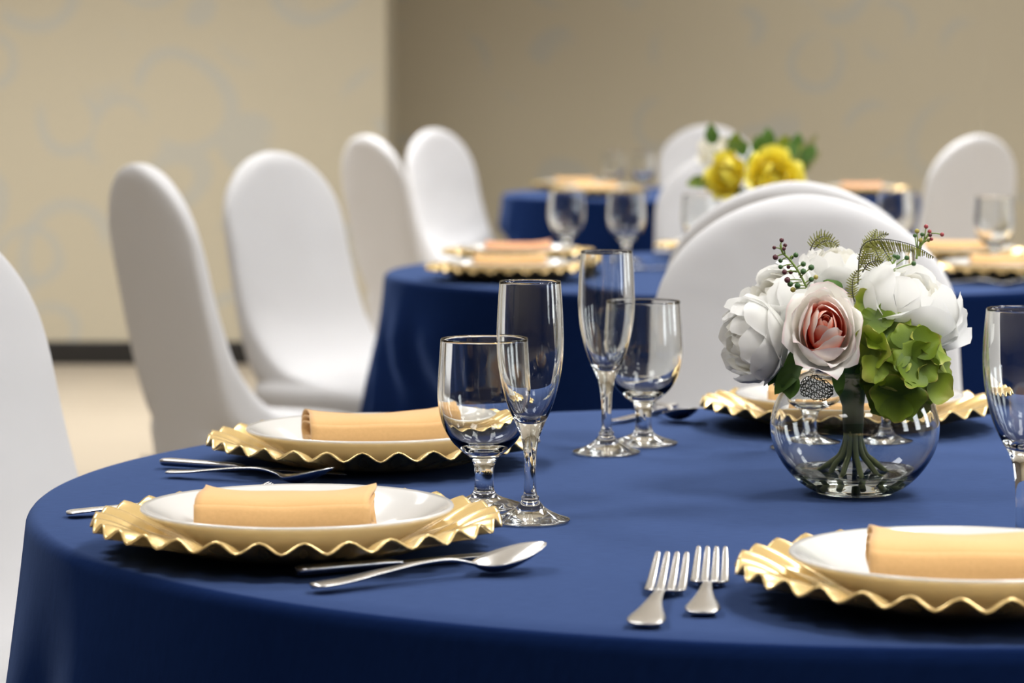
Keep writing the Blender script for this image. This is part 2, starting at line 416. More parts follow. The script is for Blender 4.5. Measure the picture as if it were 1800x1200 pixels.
# ------------------------------------------------------------------ chargers, plates, napkins
def charger_mesh(NW=30, per=8):
    rs = [0, .03, .06, .085, .098, .106, .113, .120, .128, .136, .144, .151, .158, .163, .1655]
    N = NW*per; verts = [(0, 0, .0022)]; faces = []
    for r in rs[1:]:
        z = .0022+.0235*(sstep(.088, .172, r)**.85)
        A = .0043*sstep(.100, .160, r)
        for k in range(N):
            th = 2*PI*k/N; c = cos(NW*th)
            tri = c*(1-.12*(1-c*c))           # soft pleat
            rr = r-.0016*sstep(.13, .165, r)*c
            verts.append((rr*cos(th), rr*sin(th), z+A*tri))
    for k in range(N): faces.append((0, 1+k, 1+(k+1) % N))
    for i in range(len(rs)-2):
        a = 1+i*N; b = a+N
        for k in range(N):
            j = (k+1) % N; faces.append((a+k, b+k, b+j, a+j))
    return new_mesh('charger_plate', verts, faces, M_gold)
ME_charger = charger_mesh()
_p = [(0, .0), (.070, .0), (.0735, -.0025), (.078, -.0025), (.080, .001), (.092, .007), (.108, .0165), (.120, .0235), (.1255, .0265),
      (.1272, .0285), (.1262, .0303), (.122, .0292), (.109, .0222), (.093, .0128), (.082, .0068), (.074, .0048), (0, .0044)]
_v, _f = revolve(_p, 96); ME_plate = fix_normals(new_mesh('dinner_plate', _v, _f, M_china))
def napkin_mesh(L=.140, W=.074, H=.030, m=M_nap, seed=0):
    rnd = random.Random(seed); path = []
    turns = 3.4; n = 28
    for i in range(int(turns*n)+1):
        t = i/n; a = 2*PI*t+PI*0.85
        q = 1-.215*t
        hw = (W/2)*(1-.10*t); hh = (H/2)*q
        c, s = cos(a), sin(a); e = 3.2
        path.append((hw*math.copysign(abs(c)**(2/e), c)-.002*t, hh*math.copysign(abs(s)**(2/(2.3)), s), t))
    nx = 22; verts = []; faces = []; uvs = []
    for ix in range(nx+1):
        u = ix/nx*2-1
        for (y, z, t) in path:
            tw = t/turns
            x = u*L/2*(1-.010*t)+.003*sin(y*60+t)*abs(u)**3
            zz = z
            if z > 0:
                sag = -.0045*(1-u*u)*(.4+.6*(y+W/2)/W)
                ear = .0055*abs(u)**5*sstep(0, W/2, y)
                zz = z+sag+ear*(1-tw)+.0005*sin(5*u+y*60+seed)
            else: zz = z+.0003*sin(7*u)
            verts.append((x, y*(1-.03*(1-u*u)), zz+H/2))
    m_ = len(path)
    for ix in range(nx):
        for k in range(m_-1): faces.append((ix*m_+k, (ix+1)*m_+k, (ix+1)*m_+k+1, ix*m_+k+1))
    me = new_mesh('folded_napkin', verts, faces, m); return me
ME_nap = napkin_mesh(seed=1, W=.082, H=.041); ME_nap_b = napkin_mesh(seed=4, W=.086, H=.043); ME_nap_o = napkin_mesh(seed=2, m=M_nap2, H=.038)
def setting(x, y, where, rot=0.0, nap=ME_nap, ncol='peach', nx=0, ny=0, crot=0, has_napkin=True, napkin_rot=None):
    c = obj('charger_plate', ME_charger, loc=(x, y, TZ+.0009), rot=(0, 0, crot))
    s = c.modifiers.new('thick', 'SOLIDIFY'); s.thickness = .0016; s.offset = 1
    s.use_rim = True
    tag(c, 'wavy gold charger plate, '+where, 'charger plate', 'wavy gold charger plates')
    p = obj('dinner_plate', ME_plate, loc=(x, y, TZ+.0076)); tag(p, 'white dinner plate on gold charger, '+where, 'plate', 'white dinner plates')
    if has_napkin:
        q = obj('folded_napkin', nap, loc=(x+nx, y+ny, TZ+.0076+.0062), rot=(0, 0, math.radians(rot)))
        s = q.modifiers.new('thick', 'SOLIDIFY'); s.thickness = .0016; s.offset = 0
        tag(q, ncol+' folded napkin on plate, '+where, 'napkin', 'folded napkins on the plates')
setting(-.174, 2.377, 'front left beside near flute', 2, ME_nap, nx=-.008, ny=-.01)
setting(-.139, 2.93, 'behind the front left one', 13, ME_nap_b, nx=.003, ny=-.002, crot=.3)
setting(.376, 3.26, 'behind the bowl vase', -4, ME_nap, crot=.5, nx=-.02)
setting(.329, 2.135, 'front right, cut by picture edge', -3, ME_nap_b, nx=0.000, ny=-.01, crot=.15)
setting(-.005, 5.78, 'nearer one left on middle table', 5, ME_nap, crot=.2)
setting(.012, 6.34, 'farther one left on middle table', 5, ME_nap_o, 'orange', crot=.4)
setting(.49, 6.60, 'far side of middle table', 0, ME_nap)
setting(.965, 6.34, 'farther one right on middle table', -5, ME_nap)
setting(.975, 5.78, 'nearer one right on middle table', -5, ME_nap)
setting(.235, 10.95, 'far left on the farthest table', 0, ME_nap)
setting(.30, 10.35, 'near left on the farthest table', 0, ME_nap)
setting(1.24, 10.40, 'right side of farthest table', 0, ME_nap_o, 'orange')

# ------------------------------------------------------------------ glassware
def glassware(outer, inner, name):
    prof = smooth_prof(outer, 5)+[(outer[-1][0]-.0004, outer[-1][1]+.0007)]+smooth_prof(inner, 5)
    v, f = revolve([(0, .0006)]+prof, 72)
    return fix_normals(new_mesh(name, v, f, M_glass))
GOB = glassware([(.030, .0004), (.0350, .0007), (.0362, .0020), (.0350, .0032), (.025, .0062), (.0135, .0105), (.0092, .0160), (.0083, .026), (.0090, .036), (.0125, .0445), (.020, .0505), (.0295, .0600), (.0375, .075), (.0415, .094), (.0414, .112), (.0400, .134), (.0389, .1505)],
                [(.0372, .1505), (.0382, .134), (.0395, .112), (.0395, .094), (.0354, .077), (.0272, .063), (.0165, .0555), (.006, .0530), (0, .0526)], 'water_goblet')
FLU = glassware([(.029, .0004), (.0335, .0007), (.0345, .0020), (.0335, .0030), (.024, .0062), (.0140, .0115), (.0085, .0175), (.0074, .0195), (.0078, .0215), (.0056, .025), (.0050, .040), (.0054, .056), (.0066, .066), (.0088, .075), (.0125, .0845), (.0180, .0965), (.0228, .111), (.0270, .130), (.0290, .150), (.0287, .172), (.0277, .192), (.0266, .2075)],
                [(.0252, .2075), (.0262, .192), (.0271, .172), (.0273, .150), (.0252, .130), (.0210, .112), (.0157, .099), (.0095, .090), (.004, .0870), (0, .0864)], 'champagne_flute')
WIN = glassware([(.029, .0004), (.0350, .0007), (.0360, .0020), (.0350, .0030), (.025, .0062), (.0150, .0110), (.0095, .0160), (.0085, .030), (.0088, .050), (.0100, .066), (.0135, .079), (.0200, .0905), (.0270, .106), (.0320, .126), (.0345, .148), (.0343, .168), (.0330, .185), (.0318, .1965)],
                [(.0304, .1965), (.0315, .185), (.0326, .168), (.0327, .148), (.0302, .127), (.0250, .108), (.0180, .0945), (.0105, .0875), (.004, .0850), (0, .0845)], 'wine_glass')
GL = [
 (GOB, 'goblet', 851, 893, 'stemmed water goblet beside the front left plate, left of the near flute'),
 (FLU, 'champagne_flute', 932, 918, 'tall champagne flute nearest the front left plate'),
 (FLU, 'champagne_flute', 1066, 798, 'tall champagne flute farther back at the table centre, left of a goblet'),
 (GOB, 'goblet', 1131, 782, 'stemmed water goblet overlapping the farther flute, in front of dark cloth'),
 (WIN, 'wine_glass', 1804, 973, 'tall wine glass at the right edge, behind the front right napkin')]
def put_glass(me, name, x, y, lab, tz=TZ):
    o = obj(name, me, loc=(x, y, TZ+.0008), rot=(0, 0, random.Random(x).uniform(0, 6)))
    tag(o, lab, {'goblet': 'goblet', 'champagne_flute': 'flute', 'wine_glass': 'wine glass'}[name], 'stemware on the tables')
for me, nm, px, py, lab in GL:
    g = G(px, py); put_glass(me, nm, g.x, g.y, lab)
put_glass(GOB, 'goblet', (1415-900)/F*3.045, 3.045, 'goblet seen through the left side of the bowl vase')
put_glass(FLU, 'champagne_flute', (1562-900)/F*3.045, 3.045, 'flute seen through the right side of the bowl vase')
for px, d, nm, me, lab in (
  (996, 6.52, 'goblet', GOB, 'blurred goblet on the middle table, above the left napkins'),
  (1101, 6.38, 'goblet', GOB, 'blurred goblet on the middle table, right of the one above the napkins'),
  (1232, 6.28, 'goblet', GOB, 'blurred goblet beside the yellow flowers, before a white chair'),
  (1576, 6.50, 'goblet', GOB, 'blurred goblet against the farthest cloth, right of the yellow flowers'),
  (1748, 6.12, 'goblet', GOB, 'blurred goblet by the right plates of the middle table'),
  (1078, 10.75, 'goblet', GOB, 'faint goblet on the farthest table, left one of two'),
  (1130, 10.55, 'goblet', GOB, 'faint goblet on the farthest table, right one of two'),
  ):
    put_glass(me, nm, (px-900)/F*d, d, lab)

# ------------------------------------------------------------------ cutlery (long axis +x, handle end at 0)
def loft(secs, nt=10, dish=True):
    """secs: (s, yc, halfwidth, ztop_centre, thickness, dish depth) -> closed sheet-like solid"""
    secs = smooth_prof(secs, 4); verts = []; faces = []
    for s, yc, hw, zc, th, dd in secs:
        ring = []
        for k in range(nt+1):
            u = k/nt*2-1
            ring.append((s, yc+hw*u, zc-dd*(1-u*u)+0.0))
        for k in range(nt-1, 0, -1):
            u = k/nt*2-1
            ring.append((s, yc+hw*u, zc-dd*(1-u*u)-th*(1-u*u)**.5))
        verts += ring
    m = 2*nt
    for i in range(len(secs)-1):
        for k in range(m):
            j = (k+1) % m; faces.append((i*m+k, i*m+j, (i+1)*m+j, (i+1)*m+k))
    faces.append(tuple(reversed(range(m)))); b = (len(secs)-1)*m; faces.append(tuple(range(b, b+m)))
    return verts, faces
def steel(name, secs, **k):
    v, f = loft(secs, **k); return fix_normals(new_mesh(name, v, f, M_steel))
def spoon_handle(L, tip=.0105):
    k = L/.20
    return [(0, 0, .002, .0045, .0025, -.001), (.002*k, 0, tip*.75, .0055, .003, -.0012), (.010*k, 0, tip, .0058, .003, -.0012), (.03*k, 0, tip*.85, .0072, .003, -.001),
            (.06*k, 0, .0062, .011, .0028, -.0006), (.09*k, 0, .0040, .0142, .0028, -.0006), (.115*k, 0, .0032, .0148, .0030, -.0006), (.132*k, 0, .0034, .0115, .003, 0), (.138*k, 0, .0048, .0095, .0025, .0002)]
def make_spoon(name, L=.20):
    r = bpy.data.objects.new(name, None); COL.objects.link(r); k = L/.20
    obj('handle', steel('handle', spoon_handle(L)), r)
    obj('bowl', steel('bowl', [(.1375*k, 0, .0046, .0096, .0022, .0002), (.143*k, 0, .0115, .0092, .0016, .0035), (.151*k, 0, .0180, .0100, .0014, .0070), (.162*k, 0, .0212, .0122, .0014, .0090),
                              (.174*k, 0, .0205, .0148, .0014, .0082), (.186*k, 0, .0165, .0176, .0014, .0055), (.194*k, 0, .0110, .0192, .0014, .0028), (.199*k, 0, .0045, .0200, .0012, .0008), (.200*k, 0, .0008, .0201, .001, 0)], nt=14), r)
    return r
def make_fork(name, L=.20, wd=.0145):
    r = bpy.data.objects.new(name, None); COL.objects.link(r); k = L/.20
    obj('handle', steel('handle', [(0, 0, .0045, .0034, .0025, -.0008), (.002*k, 0, .0112, .0042, .003, -.001), (.008*k, 0, .0132, .0050, .003, -.0012), (.02*k, 0, .0122, .0058, .003, -.0012), (.04*k, 0, .0086, .0072, .003, -.001),
        (.065*k, 0, .0056, .0088, .0030, -.0008), (.09*k, 0, .0040, .0094, .003, -.0006), (.110*k, 0, .0034, .0086, .003, -.0004), (.122*k, 0, .0048, .0066, .0026, 0), (.131*k, 0, wd*.62, .0048, .0022, .0006), (.138*k, 0, wd*.93, .0040, .0020, .0012),
        (.146*k, 0, wd, .0042, .0018, .0012)]), r)
    for q in range(4):
        y = (q-1.5)*wd*.55
        obj('tine', steel('tine', [(.142*k, y, wd*.235, .0036, .0018, -.0002), (.150*k, y, wd*.235, .0042, .0020, -.0003), (.165*k, y*.98, wd*.215, .0085, .0022, -.0003), (.182*k, y*.95, wd*.185, .0150, .0022, -.0002), (.196*k, y*.92, wd*.14, .0212, .0020, 0), (.200*k, y*.92, wd*.06, .0226, .001, 0)], nt=4), r)
    return r
def make_knife(name, L=.225):
    r = bpy.data.objects.new(name, None); COL.objects.link(r); k = L/.225
    obj('handle', steel('handle', [(0, 0, .0040, .0080, .005, -.001), (.002*k, 0, .0082, .0088, .0078, -.001), (.012*k, 0, .0095, .0092, .0085, -.001), (.05*k, 0, .0078, .0086, .0080, -.001), (.088*k, 0, .0064, .0078, .0068, -.001), (.100*k, 0, .0050, .0066, .0048, -.0004)]), r)
    obj('blade', steel('blade', [(.098*k, 0, .0048, .0054, .0024, 0), (.108*k, .001, .0078, .0052, .0018, 0), (.14*k, .0012, .0092, .0052, .0016, 0), (.18*k, .001, .0096, .0050, .0014, 0), (.208*k, -.001, .0082, .0050, .0012, 0), (.222*k, -.0055, .0035, .0049, .001, 0), (.225*k, -.007, .0006, .0049, .0006, 0)], nt=6), r)
    return r
SP = make_spoon('spoon'); FK = make_fork('fork'); KN = make_knife('dinner_knife')
used = set()
def lay(proto, end, tip, lab, cat, scale=1.0, roll=0.0):
    o = copy_tree(proto) if proto.name in used else proto
    used.add(proto.name)
    d = Vector(tip)-Vector(end)
    o.location = (end[0], end[1], TZ+.0012); o.rotation_euler = (0, 0, math.atan2(d.y, d.x)); o.scale = (scale,)*3
    tag(o, lab, cat, 'steel cutlery on the navy cloth')
lay(KN, (-.164, 2.238), (0.006, 2.341), 'steel dinner knife in front of the front left charger', 'knife', .90)
lay(SP, (-.148, 2.172), (.026, 2.284), 'steel spoon with raised bowl lying nearest the front, beside the knife', 'spoon', 1.03)
lay(KN, (-.346, 2.897), (-.163, 2.817), 'steel dinner knife left of the second left charger', 'knife', .92)
lay(SP, (-.333, 2.828), (-.150, 2.748), 'steel spoon crossing in front of the second left charger', 'spoon', .90)
lay(FK, (-.389, 2.560), (-.215, 2.624), 'steel fork whose handle end pokes out left of the front left charger', 'fork', .93)
lay(FK, (.0918, 2.026), (.1225, 2.228), 'left one of the two forks standing out at the table front, slightly nearer', 'fork')
lay(FK, (.1345, 2.072), (.1555, 2.270), 'right one of the two forks at the table front, beside the charger', 'fork', .94)
lay(SP, (.150, 3.445), (.198, 3.262), 'steel spoon pointing to the vase, behind the farther goblet', 'spoon', .93)
lay(KN, (.190, 3.428), (.112, 3.270), 'steel knife at the far rim, just behind the farther goblet stem', 'knife', .78)
lay(SP, (.80, 5.60), (.98, 5.53), 'blurred steel spoon on the middle table below its right plates', 'spoon', .95)
lay(KN, (.22, 6.02), (.36, 6.16), 'blurred steel knife on the middle table, right of the left plates', 'knife', .85)

# ------------------------------------------------------------------ flowers
def petal_mesh(R, phi, W, th0, th1, flare=0.0, ruffle=0.0, seed=0, m=None, nu=8, nv=9, el=1.0, notch=0.0, roll=0.0):
    """petal hugging an egg of radius R: th is the angle from the bottom pole, phi its azimuth"""
    rnd = random.Random(seed); p1, p2, p3 = [rnd.uniform(0, 6.28) for _ in range(3)]
    verts = []; faces = []; uvs = []
    for j in range(nv+1):
        v = j/nv
        shape = (sin(PI*min(1, .10+.80*v))**.7) if v < .55 else (sin(PI*(.10+.80*.55))**.7)*(1-.42*((v-.55)/.45)**2.2)
        for i in range(nu+1):
            u = i/nu*2-1
            vv = v*(1-.20*abs(u)**2.4-notch*max(0, 1-abs(u)*4)+ruffle*.9*v*sin(7*u+p3)*.4)
            th = th0+(th1-th0)*vv
            k = 1+flare*v**3*(.7+.3*u*u)+ruffle*v*v*(sin(4.5*u+p1)+.5*sin(9*u+p2))-.05*(1-u*u)*v
            k += roll*max(0, v-.8)*5*.12
            r = R*k
            st = max(sin(th), .16)
            a = phi+u*min(1.5, W*shape/(R*st))
            zz = R*el*(1-cos(th))
            if v > .8: zz -= roll*R*(v-.8)**2*3.0
            verts.append((r*sin(th)*cos(a), r*sin(th)*sin(a), zz)); uvs.append((i/nu, v))
    for j in range(nv):
        for i in range(nu):
            a = j*(nu+1)+i; faces.append((a, a+1, a+nu+2, a+nu+1))
    return new_mesh('petal', verts, faces, m, uvs=uvs)
def core_mesh(R, m):
    v, f = revolve([(0, -.004), (R*.22, -.002), (R*.36, R*.10), (R*.32, R*.35), (R*.2, R*.6), (0, R*.7)], 14)
    return new_mesh('core', v, f, m)
def orient(axis, spin=0):
    q = Vector(axis).normalized().to_track_quat('Z', 'Y'); return q @ Quaternion((0, 0, 1), spin)
def flower(name, parent, at, axis, R, layers, core=M_leaf, spin=0, seed=0, sub=True, label=None):
    """at = middle of the bloom (relative to the parent), axis = where it opens"""
    ax = Vector(axis).normalized(); base = Vector(at)-ax*R*.9
    o = obj(name, core_mesh(R, core), parent, base, orient(ax, spin))
    if label: o['label'] = label
    rnd = random.Random(seed); k = 0
    for (n, rs, W, th0, th1, fl, ru, m, el, rl) in layers:
        off = rnd.uniform(0, 6.28)
        for i in range(n):
            me = petal_mesh(R*rs*(1+rnd.uniform(-.03, .03)), off+2*PI*i/n+rnd.uniform(-.12, .12), R*W, th0, th1+rnd.uniform(-.12, .12), fl+rnd.uniform(-.04, .04), ru, seed*97+k, m, el=el, roll=rl)
            k += 1; obj('petal', me, o)
    return o
def peony_layers(w=M_pw, c=M_pcream, openness=0.0):
    return [  # n, radius, width, th0, th1, flare, ruffle, mat, elong, roll
      (4, 1.04, 1.05, .10, 1.85-openness, .10, .020, w, .92, .1),
      (5, .99, .95, .10, 2.25-openness, .05, .025, w, .95, 0),
      (5, .92, .80, .15, 2.50-openness, .02, .030, w, .98, 0),
      (6, .80, .62, .2, 2.55-openness*.7, .03, .045, w, 1.06, 0),
      (6, .64, .48, .3, 2.60-openness*.5, .06, .06, c, 1.25, 0),
      (5, .46, .36, .3, 2.6, .10, .08, c, 1.60, 0),
      (4, .28, .26, .3, 2.6, .10, .08, c, 2.3, 0)]
rose_layers = [
      (2, .17, .24, .2, 2.75, .0, .01, M_rose_in, 5.0, 0), (3, .27, .36, .2, 2.65, .05, .015, M_rose_in, 3.2, 0), (3, .38, .46, .2, 2.6, .05, .02, M_rose_in, 2.3, 0),
      (3, .50, .58, .2, 2.50, .05, .02, M_rose_mid, 1.75, .1), (3, .63, .74, .2, 2.40, .05, .02, M_rose_mid, 1.38, .3), (3, .77, .90, .2, 2.30, .04, .02, M_rose_out, 1.12, .4), (3, .90, 1.0, .2, 2.10, .06, .02, M_rose_out, .98, .7), (4, 1.0, .95, .15, 1.80, .12, .025, M_rose_out, .90, 1.0)]
yellow_layers = [(3, .3, .4, .2, 2.6, .05, .02, M_yellow, 2.3, 0), (4, .55, .55, .2, 2.4, .05, .02, M_yellow, 1.35, 0), (5, .8, .65, .2, 2.1, .08, .02, M_yellow, 1.05, .4), (5, 1.0, .75, .15, 1.75, .2, .03, M_yellow, .92, .8)]

def leaf_mesh(L, W, bend, m, fold=.25, seed=0):
    verts = []; faces = []; uvs = []; nu, nv = 6, 10
    for j in range(nv+1):
        v = j/nv; wd = W*.5*(sin(PI*v**.8)**.75+.02)
        for i in range(nu+1):
            u = i/nu*2-1
            verts.append((u*wd, L*v, -bend*L*v*v+fold*abs(u)*wd+.06*W*sin(9*v+seed)*abs(u))); uvs.append((i/nu, v))
    for j in range(nv):
        for i in range(nu):
            a = j*(nu+1)+i; faces.append((a, a+1, a+nu+2, a+nu+1))
    return new_mesh('leaf', verts, faces, m, uvs=uvs)
def floret_mesh(R, m, seed=0, n=4):
    """four broad rounded petals around a small eye, axis +z"""
    rnd = random.Random(seed); V = []; Fc = []; U = []
    nu, nv = 7, 6
    for q in range(n):
        ph = 2*PI*q/n+rnd.uniform(-.15, .15); RR = R*rnd.uniform(.88, 1.1); tw = rnd.uniform(-.25, .25); lift = rnd.uniform(-.25, .75)
        o = len(V)
        for j in range(nv+1):
            v = j/nv; wd = RR*.66*(sin(PI*(.08+.74*v))**.8)*(1-.25*v**6)
            for i in range(nu+1):
                u = i/nu*2-1; L = RR*(v*(1-.22*u*u*v))
                z = lift*RR*v*v+.25*wd*u*u*sin(2.6*v)+tw*wd*u*v+.05*RR*sin(5*u+seed+q)*v*v - .22*RR*v**3
                x = L; y = u*wd
                V.append((x*cos(ph)-y*sin(ph), x*sin(ph)+y*cos(ph), z)); U.append((i/nu, v))
        for j in range(nv):
            for i in range(nu):
                a = o+j*(nu+1)+i; Fc.append((a, a+1, a+nu+2, a+nu+1))
    return new_mesh('floret', V, Fc, m, uvs=U)
def bez(pts, n):
    return [Vector(p) for p in smooth_prof([tuple(p) for p in pts], n)]
def fern_mesh(pts, leaf, side=(0, 0, -1), both=True, m=M_fern, step=.0022, comb=True, seed=0):
    """frond: rachis through pts with rows of narrow toothed leaflets"""
    rnd = random.Random(seed); P_ = bez(pts, 14); parts = []; L = 0; nxt = .004
    tot = sum((P_[i+1]-P_[i]).length for i in range(len(P_)-1))
    rv, rf = tube(P_, [.0007*(1-.6*i/len(P_)) for i in range(len(P_))], 5)
    for i in range(len(P_)-1):
        seg = (P_[i+1]-P_[i]); L += seg.length
        while L > nxt:
            t = nxt/tot; T = seg.normalized(); p = P_[i]+T*(seg.length-(L-nxt))
            ll = leaf*(sin(PI*min(1, .18+.8*t))**.8)*rnd.uniform(.85, 1.1)
            S = Vector(side); S = (S-T*S.dot(T)).normalized()
            for sg in ((1, -1) if both else (1,)):
                d = (S*sg+T*.45+Vector((rnd.uniform(-.12, .12), rnd.uniform(-.25, .25), rnd.uniform(-.1, .1)))).normalized()
                nrm = d.cross(T).normalized(); wv = nrm.cross(d).normalized()
                vs = [p]; fs = []; nn = 4
                for q in range(1, nn+1):
                    f = q/nn; c = p+d*ll*f+nrm*(-.12*ll*f*f); wd = step*.42*(1-.75*f)*(1.25 if q % 2 else .8)
                    vs += [c-wv*wd, c+wv*wd]
                fs.append((0, 1, 2))
                for q in range(nn-1): a = 1+2*q; fs.append((a, a+2, a+3, a+1))
                parts.append((vs, fs))
            nxt += step
    V, Fc = merge([(rv, rf)]+parts)
    me = new_mesh('fern_frond', V, Fc, m); me.materials.append(M_rachis)
    for k in range(len(rf)): me.polygons[k].material_index = 1
    return me
SPH = None
def berry_mesh(m):
    v, f = revolve([(0, -1), (.38, -.92), (.71, -.71), (.92, -.38), (1, 0), (.92, .38), (.71, .71), (.36, .92), (.12, .97), (0, 1.08)], 14)
    return new_mesh('berry', v, f, m)
BM = {k: berry_mesh(m) for k, m in (('g', M_bgreen), ('p', M_bplum), ('r', M_bred), ('y', M_byel))}

def make_vase(loc, label, water=True):
    # globe bowl with a thick foot
    outer = [(.028, .0004), (.0345, .0008), (.0385, .0032), (.0470, .0078), (.0570, .0160), (.0665, .0275), (.0742, .0420), (.0778, .0580), (.0770, .0720), (.0715, .0880), (.0620, .1010), (.0500, .1095), (.0430, .1125), (.0420, .1140)]
    inner = [(.0400, .1140), (.0410, .1120), (.0480, .1078), (.0600, .0990), (.0695, .0870), (.0748, .0718), (.0756, .0580), (.0720, .0428), (.0642, .0292), (.0540, .0185), (.0430, .0115), (.0300, .0080), (.0140, .0068), (0, .0065)]
    prof = smooth_prof(outer, 6)+[(.0410, .1148)]+smooth_prof(inner, 6)
    v, f = revolve([(0, .0016), (.020, .0014)]+prof, 112)
    o = obj('bowl_vase', fix_normals(new_mesh('bowl_vase', v, f, M_glass)), loc=loc)
    tag(o, label, 'vase', 'globe vases in the middle of the tables')
    if water:
        zw = .0205
        w_ = smooth_prof([(0, .0069), (.0140, .0072), (.0300, .0084), (.0430, .0119), (.0540, .0189), (.0555, zw)], 6)
        w_ = [(r+(.0003 if r > .001 else 0), z-.0006) for r, z in w_]+[(.0560, zw+.0004), (.0548, zw-.0002), (.050, zw-.0006), (.030, zw-.0008), (0, zw-.0008)]
        v, f = revolve(w_, 96)
        wo = obj('water', fix_normals(new_mesh('water', v, f, M_water)), loc=(loc[0], loc[1], loc[2]+.0))
        tag(wo, 'shallow clear water in the bottom of the glass bowl vase', 'water')
    return o
V1 = Vector((T1.x, T1.y, TZ+.0008))
make_vase(V1, 'clear globe glass vase holding the white and pink flowers')
V2 = Vector(((1328-900)/F*6.05, 6.05, TZ+.0008))
make_vase(V2, 'clear globe glass vase under the yellow flowers on the middle table', water=False)

# --- the white and pink bouquet
B = bpy.data.objects.new('flower_bouquet', None); COL.objects.link(B); B.location = V1
tag(B, 'bouquet of white peonies, a pink rose and green hydrangea in the globe vase', 'bouquet')
def R_(px, py, d): return P(px, py, d)-V1      # relative to the bouquet root
# stems: wrapped neck, then splayed
neck = R_(1500, 752, 2.71); topn = R_(1500, 650, 2.71)
hidden_top = R_(1500, 590, 2.71)
v, f = tube([(hidden_top.x, 0, hidden_top.z), (topn.x, 0, topn.z), (topn.x-.001, 0, topn.z-.02), (neck.x, 0, neck.z+.022), (neck.x, 0, neck.z+.008), (neck.x, 0, neck.z-.004)], [.020, .0165, .0125, .0100, .0098, .0092], 20)
for i, p in enumerate(v): # slight facets of the stems under the tape
    a = math.atan2(p.y, p.x-neck.x); s = 1+.05*sin(7*a); v[i] = Vector((neck.x+(p.x-neck.x)*s, p.y*s, p.z))
obj('stem_wrap', new_mesh('stem_wrap', v, f, M_tape), B)
rnd = random.Random(5)
for k in range(11):
    a = 2*PI*k/11+.25; ca, sa = cos(a), sin(a); rr = .0265+rnd.uniform(-.003, .004)
    z0 = neck.z+.004
    pts = [(neck.x+.0062*ca, .0062*sa, z0), (neck.x+.0070*ca, .0070*sa, z0-.014), (neck.x+.012*ca, .012*sa, z0-.029), (neck.x+.021*ca, .021*sa, .0275), (neck.x+(rr+.003)*ca, (rr+.003)*sa, .0175), (neck.x+(rr+.008)*ca, (rr+.008)*sa, .0125)]
    P_ = bez(pts, 5); v, f = tube(P_, [.0027]*len(P_), 10); obj('stem', new_mesh('stem', v, f, M_stem), B)
# blooms
flower('rose', B, R_(1449, 578, 2.635), (-.02, -.90, .42), .0345, rose_layers, seed=21, spin=0, label='cream rose with a coral pink heart').scale = (.88, 1.12, 1)
flower('peony', B, R_(1316, 600, 2.685), (-.95, -.22, -.14), .0400, peony_layers(openness=.45), seed=3, spin=.3, label='white peony opening to the left')
flower('peony', B, R_(1364, 526, 2.715), (-.72, -.22, .62), .0380, peony_layers(openness=.25), seed=8)
flower('peony', B, R_(1472, 470, 2.745), (.05, -.15, 1), .0340, peony_layers(openness=.45), seed=13, label='white peony at the top')
flower('peony', B, R_(1596, 540, 2.690), (.36, -.20, .90), .0480, peony_layers(openness=.0), seed=5, label='largest white peony, at the right')
flower('peony', B, R_(1520, 540, 2.79), (.1, .7, .6), .040, peony_layers(openness=.2), seed=31)
# the loose right petal
pm = petal_mesh(.050, 0, .026, .25, 1.5, .10, .04, 77, M_pw, notch=.08)
pr = bpy.data.objects.get('peony.003')
for k_, (ph_, th1_) in enumerate(((-.15, 1.45), (-.75, 1.35))):
    obj('petal', petal_mesh(.056, ph_, .030, .35, th1_, .32, .035, 80+k_, M_pw, notch=.05), pr)
# hydrangea
hc = R_(1590, 632, 2.68)
v, f = revolve([(0, -.012), (.008, -.008), (.010, .004), (.004, .012), (0, .014)], 12)
hy = obj('hydrangea', new_mesh('core', v, f, M_leaf), B, hc); hy['label'] = 'green hydrangea head'
HF = [  # px, py, d, axis, R, lime?
 (1574, 696, 2.625, (-.25, -.85, -.35), .0225, 0), (1634, 668, 2.635, (.45, -.8, -.2), .0215, 1), (1557, 640, 2.625, (-.25, -.8, .3), .0210, 1),
 (1600, 612, 2.625, (.1, -.85, .45), .0225, 0), (1634, 606, 2.64, (.5, -.65, .45), .0205, 1), (1560, 590, 2.64, (-.1, -.8, .5), .0215, 0),
 (1540, 562, 2.65, (-.3, -.8, .5), .0160, 0), (1532, 612, 2.635, (-.5, -.8, .1), .0190, 1), (1612, 640, 2.62, (.1, -.95, .1), .0195, 0),
 (1522, 532, 2.67, (-.3, -.8, .4), .0110, 1), (1645, 640, 2.665, (.8, -.4, .1), .0200, 0), (1600, 585, 2.66, (.25, -.6, .7), .0195, 0),
 (1545, 672, 2.66, (-.4, -.6, -.5), .0180, 0), (1610, 702, 2.67, (.2, -.5, -.7), .0185, 0), (1565, 705, 2.66, (-.1, -.6, -.6), .0190, 0), (1585, 655, 2.72, (.2, .5, .2), .022, 0), (1640, 680, 2.70, (.6, -.2, -.5), .018, 0), (1525, 585, 2.66, (-.4, -.7, .2), .0170, 0)]
for k, (px, py, d, ax, R, li) in enumerate(HF):
    p = R_(px, py, d)-hc
    obj('floret', floret_mesh(R*1.22, M_hyd2 if li else M_hyd, seed=k*3+1), hy, p, orient(ax, k*1.1))
